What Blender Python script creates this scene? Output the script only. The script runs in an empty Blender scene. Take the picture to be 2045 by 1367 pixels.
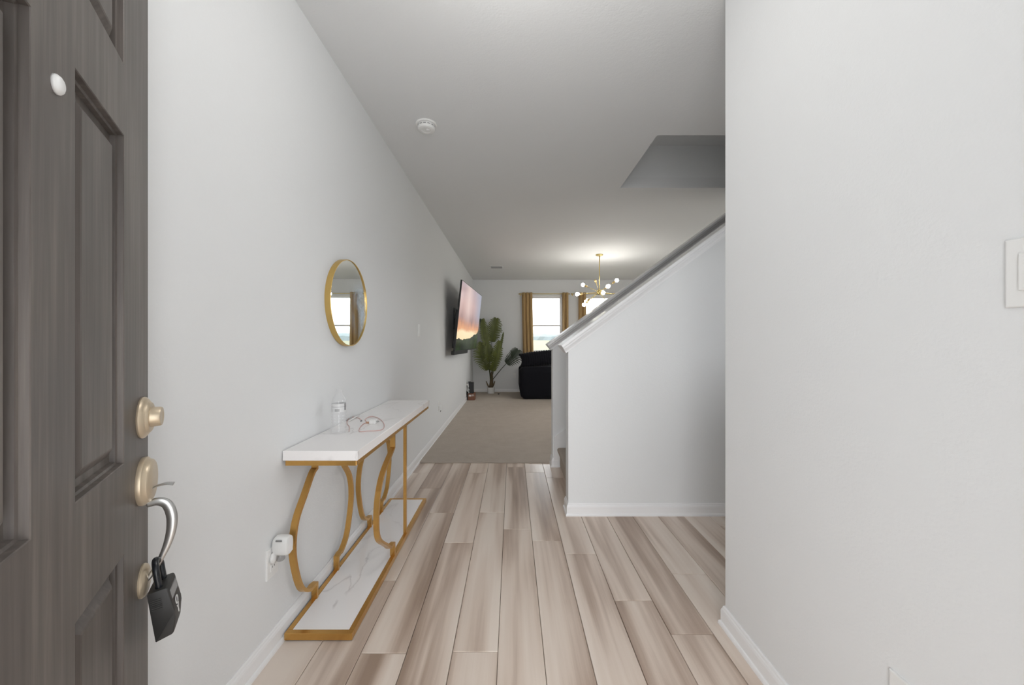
import bpy, bmesh, math, random
from mathutils import Vector, Matrix, Euler

random.seed(7)
scene = bpy.context.scene
COL = scene.collection

# ------------------------------------------------------------------ camera, world, exposure
F_PX, CX, CY, EYE = 757.0, 1023.0, 682.0, 1.215
cam_d = bpy.data.cameras.new('camera')
cam_d.sensor_width = 36.0
cam_d.lens = F_PX / 2045 * 36.0
cam_d.shift_x = (1022.5 - CX) / 2045
cam_d.shift_y = (CY - 683.5) / 2045
cam_d.clip_start = 0.02
cam_d.clip_end = 600
cam = bpy.data.objects.new('camera', cam_d)
cam.location = (0, 0, EYE)
cam.rotation_euler = (math.pi / 2, 0, 0)
COL.objects.link(cam)
scene.camera = cam

vs = scene.view_settings
vs.view_transform = 'Standard'
vs.look = 'None'
vs.gamma = 1.0
vs.use_curve_mapping = False
vs.exposure = 0.15

world = bpy.data.worlds.new('overcast_sky')
scene.world = world
world.use_nodes = True
wn = world.node_tree
wn.nodes.clear()
w_out = wn.nodes.new('ShaderNodeOutputWorld')
w_bg = wn.nodes.new('ShaderNodeBackground')
w_tc = wn.nodes.new('ShaderNodeTexCoord')
w_sep = wn.nodes.new('ShaderNodeSeparateXYZ')
w_ramp = wn.nodes.new('ShaderNodeValToRGB')
w_ramp.color_ramp.elements[0].position = 0.0
w_ramp.color_ramp.elements[0].color = (0.155, 0.180, 0.188, 1)
w_ramp.color_ramp.elements[1].position = 0.12
w_ramp.color_ramp.elements[1].color = (0.95, 0.97, 1.0, 1)
wn.links.new(w_tc.outputs['Generated'], w_sep.inputs[0])
wn.links.new(w_sep.outputs['Z'], w_ramp.inputs[0])
wn.links.new(w_ramp.outputs[0], w_bg.inputs[0])
wn.links.new(w_bg.outputs[0], w_out.inputs[0])
w_bg.inputs[1].default_value = 5.8

def area_light(name, loc, rot, sx, sy, power, color=(1, 1, 1), portal=False, spread=math.pi):
    d = bpy.data.lights.new(name, 'AREA')
    d.shape = 'RECTANGLE'
    d.size, d.size_y = sx, sy
    d.energy = power
    d.color = color
    d.spread = spread
    if portal:
        d.cycles.is_portal = True
    o = bpy.data.objects.new(name, d)
    o.location = loc
    o.rotation_euler = rot
    COL.objects.link(o)
    return o

R90 = math.pi / 2
# area fill light added outside the open front door behind the camera (faces +Y)
area_light('front_door_fill_light', (0.08, -0.70, 1.00), (R90 + math.radians(14), 0, 0), 1.5, 2.0, 29, (.97, .985, 1.0))
# point fill added under the foyer ceiling, out of view, to brighten the walls
fill_d = bpy.data.lights.new('foyer_fill_light', 'POINT'); fill_d.energy = 9.5; fill_d.shadow_soft_size = .14; fill_d.color = (1.0, .985, .96)
fill_o = bpy.data.objects.new('foyer_fill_light', fill_d); fill_o.location = (0.0, 1.12, 2.40); COL.objects.link(fill_o)
# sky portals at the two living room windows
area_light('sky_portal', (0.81, 9.24, 1.63), (-R90, 0, 0), 0.82, 1.40, 1, portal=True)
area_light('sky_portal', (2.14, 9.24, 1.63), (-R90, 0, 0), 0.92, 1.40, 1, portal=True)
area_light('sky_portal', (4.64, 5.8, 1.58), (R90, 0, R90), 1.8, 1.4, 1, portal=True)  # portal for the opening added in the living room side wall
area_light('sky_portal', (2.41, 1.90, 1.65), (R90, 0, R90), 0.9, 0.9, 1, portal=True)  # portal for the daylight opening added in the side hall
area_light('door_portal', (0.08, -0.02, 1.02), (R90, 0, 0), 0.94, 2.04, 1, portal=True)

scene.cycles.max_bounces = 10
scene.cycles.diffuse_bounces = 6
scene.cycles.transparent_max_bounces = 16
scene.cycles.caustics_reflective = False
scene.cycles.caustics_refractive = False
scene.cycles.sample_clamp_indirect = 4.0

# ------------------------------------------------------------------ helpers
def lin(r, g, b):
    def f(c):
        c /= 255.0
        return c / 12.92 if c <= 0.04045 else ((c + 0.055) / 1.055) ** 2.4
    return (f(r), f(g), f(b), 1.0)

class Mat:
    def __init__(s, name, color=(.5, .5, .5, 1), rough=.5, metal=0.0, spec=.5):
        s.m = bpy.data.materials.new(name)
        s.m.use_nodes = True
        s.nt = s.m.node_tree
        s.b = s.nt.nodes['Principled BSDF']
        s.b.inputs['Base Color'].default_value = color if len(color) == 4 else (*color, 1)
        s.b.inputs['Roughness'].default_value = rough
        s.b.inputs['Metallic'].default_value = metal
        s.b.inputs['Specular IOR Level'].default_value = spec
    def n(s, t, **kw):
        nd = s.nt.nodes.new(t)
        for k, v in kw.items():
            if k in nd.inputs:
                nd.inputs[k].default_value = v
            else:
                setattr(nd, k, v)
        return nd
    def l(s, a, b):
        s.nt.links.new(a, b)
    def coord(s, scale=(1, 1, 1), out='Object', rand=0.0):
        tc = s.n('ShaderNodeTexCoord')
        mp = s.n('ShaderNodeMapping')
        mp.inputs['Scale'].default_value = scale
        src = tc.outputs[out]
        if rand:
            oi = s.n('ShaderNodeObjectInfo')
            mul = s.n('ShaderNodeMath', operation='MULTIPLY')
            mul.inputs[1].default_value = rand
            s.l(oi.outputs['Random'], mul.inputs[0])
            cmb = s.n('ShaderNodeCombineXYZ')
            for k in range(3):
                s.l(mul.outputs[0], cmb.inputs[k])
            add = s.n('ShaderNodeVectorMath', operation='ADD')
            s.l(src, add.inputs[0])
            s.l(cmb.outputs[0], add.inputs[1])
            src = add.outputs[0]
        s.l(src, mp.inputs['Vector'])
        return mp.outputs[0]
    def noise(s, vec, scale=5, detail=3, rough=.5, dist=0.0):
        nz = s.n('ShaderNodeTexNoise')
        nz.inputs['Scale'].default_value = scale
        nz.inputs['Detail'].default_value = detail
        nz.inputs['Roughness'].default_value = rough
        nz.inputs['Distortion'].default_value = dist
        s.l(vec, nz.inputs['Vector'])
        return nz.outputs['Fac']
    def ramp(s, fac, stops):
        r = s.n('ShaderNodeValToRGB')
        e = r.color_ramp.elements
        while len(e) < len(stops):
            e.new(0.5)
        for i, (p, c) in enumerate(stops):
            e[i].position = p
            e[i].color = c if len(c) == 4 else (*c, 1)
        s.l(fac, r.inputs[0])
        return r.outputs[0]
    def mix(s, fac, a, b, mode='MIX'):
        mx = s.n('ShaderNodeMix', data_type='RGBA', blend_type=mode)
        for v, idx in ((fac, 0), (a, 6), (b, 7)):
            if hasattr(v, 'is_linked'):
                s.l(v, mx.inputs[idx])
            else:
                mx.inputs[idx].default_value = v
        return mx.outputs[2]
    def math(s, op, a, b=None, c=None):
        nd = s.n('ShaderNodeMath', operation=op)
        for i, v in enumerate((a, b, c)):
            if v is None:
                continue
            if hasattr(v, 'is_linked'):
                s.l(v, nd.inputs[i])
            else:
                nd.inputs[i].default_value = v
        return nd.outputs[0]
    def bump(s, h, strength=.2, dist=.01):
        bp = s.n('ShaderNodeBump')
        bp.inputs['Strength'].default_value = strength
        bp.inputs['Distance'].default_value = dist
        s.l(h, bp.inputs['Height'])
        s.l(bp.outputs[0], s.b.inputs['Normal'])
    def base(s, out):
        s.l(out, s.b.inputs['Base Color'])
    def emit(s, color, strength):
        if hasattr(color, 'is_linked'):
            s.l(color, s.b.inputs['Emission Color'])
        else:
            s.b.inputs['Emission Color'].default_value = color
        s.b.inputs['Emission Strength'].default_value = strength

def paint(name, color, rough=.55, bump=.12, scale=170):
    m = Mat(name, color, rough, spec=.35)
    v = m.coord()
    h = m.noise(v, scale, 2, .5)
    h2 = m.noise(v, scale * .35, 2, .5)
    m.bump(m.math('ADD', h, h2), bump, .002)
    return m

M = {}
M['wall'] = paint('wall_paint', (.765, .775, .78), .6, .22, 130)
M['ceiling'] = paint('ceiling_paint', (.735, .742, .745), .8, .3, 110)
M['trim'] = Mat('trim_gloss_white', (.84, .84, .845), .32)
M['white_plastic'] = Mat('white_plastic', (.80, .80, .79), .3)
M['grey_plastic'] = Mat('grey_plastic', (.22, .22, .22), .25)
M['black_plastic'] = Mat('black_plastic', (.012, .012, .013), .4)
M['dark_slot'] = Mat('dark_slot', (.02, .02, .02), .6)

# planks
m = Mat('oak_plank', rough=.29, spec=.5)
oi = m.n('ShaderNodeObjectInfo')
vb = m.coord((8.5, .62, 1), rand=37.0)
band = m.noise(vb, 1.0, 2, .45, .35)              # one or two soft heartwood bands per plank
vc = m.coord((11, .85, 1), rand=53.0)
wv = m.n('ShaderNodeTexWave', wave_type='RINGS', rings_direction='Z')
wv.inputs['Scale'].default_value = .9
wv.inputs['Distortion'].default_value = 5
wv.inputs['Detail'].default_value = 2
wv.inputs['Detail Scale'].default_value = .7
m.l(vc, wv.inputs['Vector'])                       # faint cathedral figure
vg = m.coord((70, 2.4, 1), rand=11.0)
grain = m.noise(vg, 2.0, 4, .6, .3)
t1 = m.math('MULTIPLY_ADD', grain, .09, m.math('MULTIPLY', band, 1.0))
t2 = m.math('MULTIPLY_ADD', wv.outputs['Fac'], .022, t1)
t3 = m.math('MULTIPLY_ADD', m.math('SUBTRACT', oi.outputs['Random'], .5), .13, t2)
col = m.ramp(t3, [(.36, (.35, .256, .196)), (.46, (.475, .368, .295)), (.57, (.665, .555, .470)), (.72, (.765, .67, .588))])
m.base(col)
m.bump(grain, .05, .002)
M['plank'] = m
M['subfloor'] = Mat('plank_core', (.16, .12, .09), .8)

m = Mat('beige_carpet', rough=1.0, spec=.05)
v = m.coord()
n1 = m.noise(v, 420, 2, .7)
n2 = m.noise(v, 7, 4, .6)
c1 = m.ramp(n1, [(.3, (.55, .475, .405)), (.7, (.82, .735, .645))])
m.base(m.mix(m.ramp(n2, [(.35, (0, 0, 0)), (.75, (.4, .4, .4))]), c1, (.56, .48, .40, 1)))
m.bump(n1, .9, .012)
M['carpet'] = m

m = Mat('white_marble', rough=.12, spec=.5)
v = m.coord((1.6, .9, 2.4))
d1 = m.noise(v, 2.2, 5, .55)
vm = m.coord((3.2, 1.35, 3.5))
warp = m.n('ShaderNodeVectorMath', operation='MULTIPLY_ADD')
cmb = m.n('ShaderNodeCombineXYZ')
m.l(d1, cmb.inputs[0]); m.l(d1, cmb.inputs[1])
m.l(cmb.outputs[0], warp.inputs[0])
warp.inputs[1].default_value = (1.5, .9, .6)
m.l(vm, warp.inputs[2])
nz = m.noise(warp.outputs[0], 1.25, 2, .5)
ridge = m.math('ABSOLUTE', m.math('SUBTRACT', nz, .5))
vein = m.ramp(ridge, [(.0, (1, 1, 1)), (.007, (.4, .4, .4)), (.022, (0, 0, 0))])
mask = m.ramp(m.noise(v, 1.8, 2, .5), [(.36, (0, 0, 0)), (.56, (1, 1, 1))])
m.base(m.mix(m.math('MULTIPLY', m.math('MULTIPLY', vein, mask), .42), (.91, .89, .885, 1), (.42, .39, .385, 1)))
M['marble'] = m

m = Mat('brushed_gold', (.54, .30, .085), .27, .8)
n = m.noise(m.coord((1, 1, 1)), 60, 3)
m.base(m.ramp(n, [(.3, (.58, .325, .090)), (.7, (.62, .35, .102))]))
M['gold'] = m
M['mirror_gold'] = Mat('satin_gold', (.62, .42, .14), .3, .8)
M['brass'] = Mat('polished_brass', (.70, .55, .22), .28, .85)
M['brass_dark'] = Mat('brass_socket', (.55, .40, .18), .35, .85)
M['satin_brass'] = Mat('satin_brass_hardware', (.62, .515, .375), .36, .5)
M['nickel'] = Mat('brushed_nickel', (.48, .48, .47), .28, .9)

m = Mat('dark_stained_door', rough=.42, spec=.45)
v = m.coord((26, 26, 1.1))
g = m.noise(v, 2.2, 5, .6, .3)
v2 = m.coord((5, 5, .8))
g2 = m.noise(v2, 2.0, 3)
cc = m.ramp(m.math('MULTIPLY_ADD', g, .55, m.math('MULTIPLY', g2, .45)),
            [(.34, (.075, .063, .056)), (.52, (.118, .101, .091)), (.66, (.180, .156, .138))])
chip = m.ramp(m.noise(m.coord((30, 30, 20)), 1.0, 2, .5), [(.0, (0, 0, 0)), (.795, (0, 0, 0)), (.81, (1, 1, 1))])
m.base(m.mix(chip, cc, (.42, .33, .26, 1)))
m.bump(g, .1, .002)
M['door'] = m

m = Mat('lockbox_rubber', (.028, .027, .026), .5)
m.bump(m.noise(m.coord(), 300, 2), .1, .001)
M['lockbox'] = m
M['shackle'] = Mat('shackle_vinyl', (.012, .014, .018), .25)

# mirror glass with a bluish hazy smear
m = Mat('mirror_glass', (.80, .83, .82), .015, 1.0)
v = m.coord((1, 1, 1))
sm = m.noise(m.coord((1, 5, 3)), 2.2, 5, .62, .5)
sp = m.n('ShaderNodeSeparateXYZ')
tc = m.n('ShaderNodeTexCoord')
m.l(tc.outputs['Object'], sp.inputs[0])
side = m.ramp(m.math('MULTIPLY_ADD', sp.outputs['Y'], 2.2, .5), [(.42, (0, 0, 0)), (.85, (1, 1, 1))])
low = m.ramp(m.math('MULTIPLY_ADD', sp.outputs['Z'], 2.0, .5), [(.12, (0, 0, 0)), (.35, (1, 1, 1)), (.62, (1, 1, 1)), (.78, (.1, .1, .1))])
fog = m.math('MULTIPLY', m.math('MULTIPLY', side, low), m.ramp(sm, [(.40, (.05, .05, .05)), (.60, (1, 1, 1))]))
df = m.n('ShaderNodeBsdfDiffuse')
df.inputs['Color'].default_value = (.56, .66, .76, 1)
ms = m.n('ShaderNodeMixShader')
m.l(m.math('MULTIPLY', fog, .72), ms.inputs[0])
m.l(m.b.outputs[0], ms.inputs[1])
m.l(df.outputs[0], ms.inputs[2])
m.l(ms.outputs[0], m.nt.nodes['Material Output'].inputs[0])
M['mirror'] = m

def clear(name, tint, gloss=(1, 1, 1, 1), rough=.02, ior=4.0, body=0.0, refl=.4):
    m = Mat(name)
    nt = m.nt
    nt.nodes.remove(m.b)
    tr = m.n('ShaderNodeBsdfTransparent'); tr.inputs['Color'].default_value = tint
    gl = m.n('ShaderNodeBsdfGlossy'); gl.inputs['Color'].default_value = gloss; gl.inputs['Roughness'].default_value = rough
    fr = m.n('ShaderNodeLayerWeight'); fr.inputs['Blend'].default_value = .3
    pw = m.math('MULTIPLY_ADD', m.math('POWER', fr.outputs['Facing'], ior), refl, .03)
    mx = m.n('ShaderNodeMixShader')
    m.l(pw, mx.inputs[0]); m.l(tr.outputs[0], mx.inputs[1]); m.l(gl.outputs[0], mx.inputs[2])
    out = mx.outputs[0]
    if body:
        df = m.n('ShaderNodeBsdfDiffuse'); df.inputs['Color'].default_value = (.85, .86, .87, 1)
        m2 = m.n('ShaderNodeMixShader'); m2.inputs[0].default_value = body
        m.l(out, m2.inputs[1]); m.l(df.outputs[0], m2.inputs[2])
        out = m2.outputs[0]
    m.l(out, nt.nodes['Material Output'].inputs[0])
    return m
M['pane'] = clear('window_pane_glass', (.97, .98, .98, 1))
M['pet'] = clear('clear_bottle_plastic', (.997, .998, 1.0, 1), ior=1.6, rough=.05, body=.10, refl=.6)
M['clear_plastic'] = clear('clear_grey_plastic', (.7, .7, .7, 1), ior=3.0, rough=.1, body=.12)

# fabrics
m = Mat('mustard_curtain', rough=.85, spec=.1)
n = m.noise(m.coord((1, 1, 1)), 260, 2)
m.base(m.ramp(n, [(.3, (.40, .265, .120)), (.7, (.52, .355, .170))]))
m.b.inputs['Sheen Weight'].default_value = .2
M['curtain'] = m
m = Mat('black_velvet', (.0055, .0058, .009), .85, spec=.15)
m.b.inputs['Sheen Weight'].default_value = .06
wv = m.n('ShaderNodeTexNoise'); wv.inputs['Scale'].default_value = 90
m.l(m.coord(), wv.inputs['Vector'])
m.bump(wv.outputs['Fac'], .25, .004)
M['velvet'] = m
m = Mat('palm_leaf', rough=.5, spec=.3)
n = m.noise(m.coord((1, 1, 1), rand=5.0), 9, 3)
oi = m.n('ShaderNodeObjectInfo')
cc = m.ramp(n, [(.3, (.085, .105, .024)), (.7, (.155, .175, .040))])
m.base(m.mix(m.math('MULTIPLY', oi.outputs['Random'], .35), cc, (.075, .085, .038, 1)))
M['leaf'] = m
M['leaf_dark'] = Mat('dark_palm_leaf', (.042, .056, .036), .5)
M['stem'] = Mat('palm_stem', (.075, .085, .04), .55)
M['bark'] = Mat('palm_trunk', (.12, .085, .045), .8)
M['ceramic'] = Mat('white_ceramic', (.78, .78, .77), .3)
M['soil'] = Mat('potting_soil', (.035, .026, .018), .95)
M['cardboard'] = Mat('brown_cardboard', (.20, .085, .05), .7)
M['paper'] = Mat('paper_label', (.72, .69, .66), .6)
M['print'] = Mat('black_print', (.02, .02, .02), .5)
M['white_print'] = Mat('white_print', (.75, .75, .74), .5)
M['pink'] = Mat('pink_cable', (.62, .40, .37), .45)
M['copper'] = Mat('rose_connector', (.55, .33, .22), .4, .2)

m = Mat('glowing_bulb', (.9, .9, .85), .3)
m.emit((1.0, .96, .88, 1), 62)
M['bulb'] = m

m = Mat('dry_grass', rough=1.0, spec=0.0)
n = m.noise(m.coord((1, 1, 1)), .6, 5, .6)
m.base(m.ramp(n, [(.3, (.165, .170, .126)), (.7, (.205, .203, .158))]))
M['grass'] = m
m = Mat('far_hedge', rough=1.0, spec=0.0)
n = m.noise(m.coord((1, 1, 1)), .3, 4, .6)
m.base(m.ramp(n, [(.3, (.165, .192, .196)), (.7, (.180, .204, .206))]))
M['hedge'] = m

def smooth_obj(o, on=True):
    for p in o.data.polygons:
        p.use_smooth = on

def mat_chain(o):
    mt = Matrix.Identity(4)
    while o is not None:
        mt = o.matrix_basis @ mt
        o = o.parent
    return mt

def obj(name, bm, mat, parent=None, smooth=False, local=False, kind=None, recenter=True, auto=None):
    """bm holds world coordinates (or the parent's local ones when local) -> ONE mesh object"""
    bmesh.ops.recalc_face_normals(bm, faces=bm.faces)
    if parent is not None and not local:
        bm.transform(mat_chain(parent).inverted())
    loc = Vector((0, 0, 0))
    if recenter and len(bm.verts):
        lo = Vector([min(v.co[k] for v in bm.verts) for k in range(3)])
        hi = Vector([max(v.co[k] for v in bm.verts) for k in range(3)])
        loc = (lo + hi) / 2
        for v in bm.verts:
            v.co -= loc
    me = bpy.data.meshes.new(name)
    bm.to_mesh(me)
    bm.free()
    mats = mat if isinstance(mat, (list, tuple)) else [mat]
    for k in mats:
        me.materials.append(k.m)
    o = bpy.data.objects.new(name, me)
    o.location = loc
    COL.objects.link(o)
    if parent is not None:
        o.parent = parent
    if smooth or auto:
        smooth_obj(o)
        if auto:
            for e in me.edges:
                pass
            try:
                me.set_sharp_from_angle(angle=math.radians(auto))
            except Exception:
                pass
    if kind:
        o['kind'] = kind
    return o

def struct(name, bm, mat, parent=None, **kw):
    return obj(name, bm, mat, parent, kind=None if parent else 'structure', **kw)

def tag(o, label, cat, group=None):
    o['label'] = label
    o['category'] = cat
    if group:
        o['group'] = group
    return o

def thing(name, label, cat, loc=(0, 0, 0), rot=(0, 0, 0), group=None):
    o = bpy.data.objects.new(name, None)
    o.empty_display_size = .1
    o.location = loc
    o.rotation_euler = rot
    COL.objects.link(o)
    return tag(o, label, cat, group)

def NB():
    return bmesh.new()

def box(bm, x0, x1, y0, y1, z0, z1, bev=0.0, seg=2, mi=0):
    ret = bmesh.ops.create_cube(bm, size=1.0)
    vs_ = ret['verts']
    sx, sy, sz = x1 - x0, y1 - y0, z1 - z0
    for v in vs_:
        v.co = Vector((x0 + (v.co.x + .5) * sx, y0 + (v.co.y + .5) * sy, z0 + (v.co.z + .5) * sz))
    if bev:
        es = list({e for v in vs_ for e in v.link_edges})
        r = bmesh.ops.bevel(bm, geom=es, offset=bev, segments=seg, affect='EDGES', profile=.5)
    if mi:
        for f in {f for v in vs_ if v.is_valid for f in v.link_faces}:
            f.material_index = mi
    return bm

def prism(bm, pts, axis, a, b):
    """pts: closed 2D polygon; extruded along axis (0,1,2) from a to b. 2D order = remaining axes in order."""
    def mk(p, t):
        if axis == 0: return (t, p[0], p[1])
        if axis == 1: return (p[0], t, p[1])
        return (p[0], p[1], t)
    A = [bm.verts.new(mk(p, a)) for p in pts]
    B = [bm.verts.new(mk(p, b)) for p in pts]
    n_ = len(pts)
    for i in range(n_):
        bm.faces.new((A[i], A[(i + 1) % n_], B[(i + 1) % n_], B[i]))
    bm.faces.new(A)
    bm.faces.new(list(reversed(B)))
    return bm

def lathe(bm, prof, origin=(0, 0, 0), axis=(0, 0, 1), seg=32, cap=True, squash=1.0):
    """prof: list of (radius, height along axis)"""
    q = Vector((0, 0, 1)).rotation_difference(Vector(axis).normalized())
    o = Vector(origin)
    rings = []
    for r, h in prof:
        if r < 1e-6:
            rings.append([bm.verts.new(o + q @ Vector((0, 0, h)))])
        else:
            rings.append([bm.verts.new(o + q @ Vector((r * math.cos(2 * math.pi * k / seg), squash * r * math.sin(2 * math.pi * k / seg), h))) for k in range(seg)])
    for a, b in zip(rings, rings[1:]):
        for k in range(seg):
            k2 = (k + 1) % seg
            if len(a) == 1 and len(b) == 1:
                continue
            if len(a) == 1:
                bm.faces.new((a[0], b[k2], b[k]))
            elif len(b) == 1:
                bm.faces.new((a[k], a[k2], b[0]))
            else:
                bm.faces.new((a[k], a[k2], b[k2], b[k]))
    if cap:
        if len(rings[0]) > 2: bm.faces.new(list(reversed(rings[0])))
        if len(rings[-1]) > 2: bm.faces.new(rings[-1])
    return bm

def tube(bm, pts, rad, seg=8, ell=None, up=None, closed=False):
    """round/elliptic tube along 3D points; rad number or list; ell=(a,b) multiplies the two section axes"""
    P = [Vector(p) for p in pts]
    n_ = len(P)
    rads = rad if isinstance(rad, (list, tuple)) else [rad] * n_
    rings = []
    prev = None
    for i in range(n_):
        if closed:
            t = (P[(i + 1) % n_] - P[i - 1]).normalized()
        else:
            t = (P[min(i + 1, n_ - 1)] - P[max(i - 1, 0)]).normalized()
        if up is not None:
            a = Vector(up).cross(t)
            if a.length < 1e-5: a = t.orthogonal()
            a.normalize()
        elif prev is None:
            a = t.orthogonal().normalized()
        else:
            a = prev - t * prev.dot(t)
            a = a.normalized() if a.length > 1e-6 else t.orthogonal().normalized()
        prev = a
        b = t.cross(a).normalized()
        ea, eb = ell if ell else (1, 1)
        rings.append([bm.verts.new(P[i] + rads[i] * (ea * math.cos(2 * math.pi * k / seg) * a + eb * math.sin(2 * math.pi * k / seg) * b)) for k in range(seg)])
    pairs = list(zip(rings, rings[1:]))
    if closed: pairs.append((rings[-1], rings[0]))
    for a, b in pairs:
        for k in range(seg):
            bm.faces.new((a[k], a[(k + 1) % seg], b[(k + 1) % seg], b[k]))
    if not closed:
        bm.faces.new(list(reversed(rings[0])))
        bm.faces.new(rings[-1])
    return bm

def catmull(pts, n=6):
    P = [Vector(p) for p in pts]
    out = []
    for i in range(len(P) - 1):
        p0, p1, p2, p3 = P[max(i - 1, 0)], P[i], P[i + 1], P[min(i + 2, len(P) - 1)]
        for k in range(n):
            t = k / n
            out.append(.5 * ((2 * p1) + (-p0 + p2) * t + (2 * p0 - 5 * p1 + 4 * p2 - p3) * t * t + (-p0 + 3 * p1 - 3 * p2 + p3) * t ** 3))
    out.append(P[-1])
    return out

def sphere(bm, c, r, u=16, v=10, sc=(1, 1, 1)):
    ret = bmesh.ops.create_uvsphere(bm, u_segments=u, v_segments=v, radius=r)
    for vv in ret['verts']:
        vv.co = Vector((vv.co.x * sc[0], vv.co.y * sc[1], vv.co.z * sc[2])) + Vector(c)
    return bm

def sweep_plan(bm, path, prof):
    """sweep a closed (offset, z) profile along a plan polyline; offset is to the LEFT of the direction of travel"""
    P = [Vector((p[0], p[1])) for p in path]
    n_ = len(P)
    rings = []
    for i in range(n_):
        dirs = []
        if i > 0: dirs.append((P[i] - P[i - 1]).normalized())
        if i < n_ - 1: dirs.append((P[i + 1] - P[i]).normalized())
        nrm = [Vector((-d.y, d.x)) for d in dirs]
        if len(nrm) == 2:
            mtr = (nrm[0] + nrm[1])
            mtr = mtr / max(1e-6, (1 + nrm[0].dot(nrm[1])))
        else:
            mtr = nrm[0]
        rings.append([bm.verts.new((P[i].x + mtr.x * o, P[i].y + mtr.y * o, z)) for o, z in prof])
    m_ = len(prof)
    for a, b in zip(rings, rings[1:]):
        for k in range(m_):
            bm.faces.new((a[k], a[(k + 1) % m_], b[(k + 1) % m_], b[k]))
    bm.faces.new(list(reversed(rings[0])))
    bm.faces.new(rings[-1])
    return bm

def floor_at(px, py):
    y = F_PX * EYE / (py - CY)
    return ((px - CX) * y / F_PX, y)

def at(px, py, y):
    return Vector(((px - CX) * y / F_PX, y, EYE - (py - CY) * y / F_PX))

# ------------------------------------------------------------------ room shell
XL, XR, YB, H = -0.945, 0.91, 9.10, 2.70
XE = 4.50           # far right wall of the living room
bm = NB(); box(bm, XL - .12, XL, -.12, YB + .14, -.02, H); struct('wall_left', bm, M['wall'], recenter=False)
# back wall with two window openings
W1 = (.40, 1.22, .93, 2.33)
W2 = (1.68, 2.60, .93, 2.33)
bm = NB()
y0, y1 = YB, YB + .14
box(bm, XL, W1[0], y0, y1, -.02, H)
box(bm, W1[1], W2[0], y0, y1, -.02, H)
box(bm, W2[1], XE, y0, y1, -.02, H)
for w in (W1, W2):
    box(bm, w[0], w[1], y0, y1, -.02, w[2])
    box(bm, w[0], w[1], y0, y1, w[3], H)
struct('wall_back', bm, M['wall'], recenter=False)
# right foyer wall, ends at an outside corner
bm = NB(); box(bm, XR, XR + .12, .07, 1.622, -.02, H, .004, 2); struct('wall_right', bm, M['wall'], recenter=False)
# entry wall round the door opening the camera looks through
bm = NB()
box(bm, XL, -.40, -.05, .07, -.02, H)
box(bm, .56, 2.42, -.05, .07, -.02, H)
box(bm, -.40, .56, -.05, .07, 2.05, H)
struct('wall_front', bm, M['wall'], recenter=False)
bm = NB()                       # the side hall's end wall, with an unseen opening added to let daylight in
W4 = (1.45, 2.35, 1.20, 2.10)
box(bm, 2.30, 2.42, .07, W4[0], -.02, H); box(bm, 2.30, 2.42, W4[1], 2.657, -.02, H)
box(bm, 2.30, 2.42, W4[0], W4[1], -.02, W4[2]); box(bm, 2.30, 2.42, W4[0], W4[1], W4[3], H)
struct('wall_alcove', bm, M['wall'], recenter=False)
# unseen porch roof and walls, added behind the camera to block the sky
bm = NB(); box(bm, -2.6, 2.6, -2.6, -.05, 2.55, 2.70); struct('ceiling_sky_block', bm, M['ceiling'], recenter=False)
bm = NB(); box(bm, -1.10, -.98, -2.6, -.05, -.12, 2.55); box(bm, 1.10, 1.22, -2.6, -.05, -.12, 2.55); struct('wall_sky_block', bm, M['wall'], recenter=False)
bm = NB()
W3 = (4.9, 6.7, .88, 2.28)      # bare opening added out of view so daylight reaches the left wall
box(bm, XE, XE + .14, 2.60, W3[0], -.02, 5.3); box(bm, XE, XE + .14, W3[1], YB + .14, -.02, 5.3)
box(bm, XE, XE + .14, W3[0], W3[1], -.02, W3[2]); box(bm, XE, XE + .14, W3[0], W3[1], W3[3], 5.3)
struct('wall_living_right', bm, M['wall'], recenter=False)

# the two sloped stair walls
SL = .731
TH = math.atan(SL)
NEAR = (2.657, 2.777)
FAR = (3.685, 3.805)
WX = .393
CAPZ = 1.147
def stair_wall(name, ys):
    bm = NB()
    zt = CAPZ + .045 / math.cos(TH)
    xtop = WX + (H - zt) / SL
    prism(bm, [(WX, -.02), (XE, -.02), (XE, H), (xtop, H), (WX, zt)], 1, ys[0], ys[1])
    return struct(name, bm, M['wall'], recenter=False)
stair_wall('wall_stair_near', NEAR)
stair_wall('wall_stair_far', FAR)

def cap(name, ys, s1):
    yc = (ys[0] + ys[1]) / 2
    hf = (ys[1] - ys[0]) / 2
    half = [(hf - .002, 0), (hf + .009, 0), (hf + .0105, .011), (hf + .012, .014), (hf + .0175, .0155), (hf + .0215, .022), (hf + .0285, .0285), (hf + .034, .031),
            (hf + .0345, .0345), (hf + .0405, .0355), (hf + .0415, .043), (hf + .049, .0445), (hf + .0535, .0475), (hf + .055, .052), (hf + .055, .064), (hf + .052, .0675)]
    prof = [(yc + a, b) for a, b in half] + [(yc - a, b) for a, b in reversed(half)]
    bm = NB()
    ct, st = math.cos(TH), math.sin(TH)
    rings = []
    for s in (-.020, s1):
        rings.append([bm.verts.new((WX + s * ct - n_ * st, y, CAPZ + s * st + n_ * ct)) for y, n_ in prof])
    k_ = len(prof)
    for k in range(k_):
        bm.faces.new((rings[0][k], rings[0][(k + 1) % k_], rings[1][(k + 1) % k_], rings[1][k]))
    bm.faces.new(list(reversed(rings[0]))); bm.faces.new(rings[1])
    return struct(name, bm, M['trim'], recenter=False)
cap('trim_1', NEAR, 2.55)
cap('trim_2', FAR, 2.55)

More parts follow.
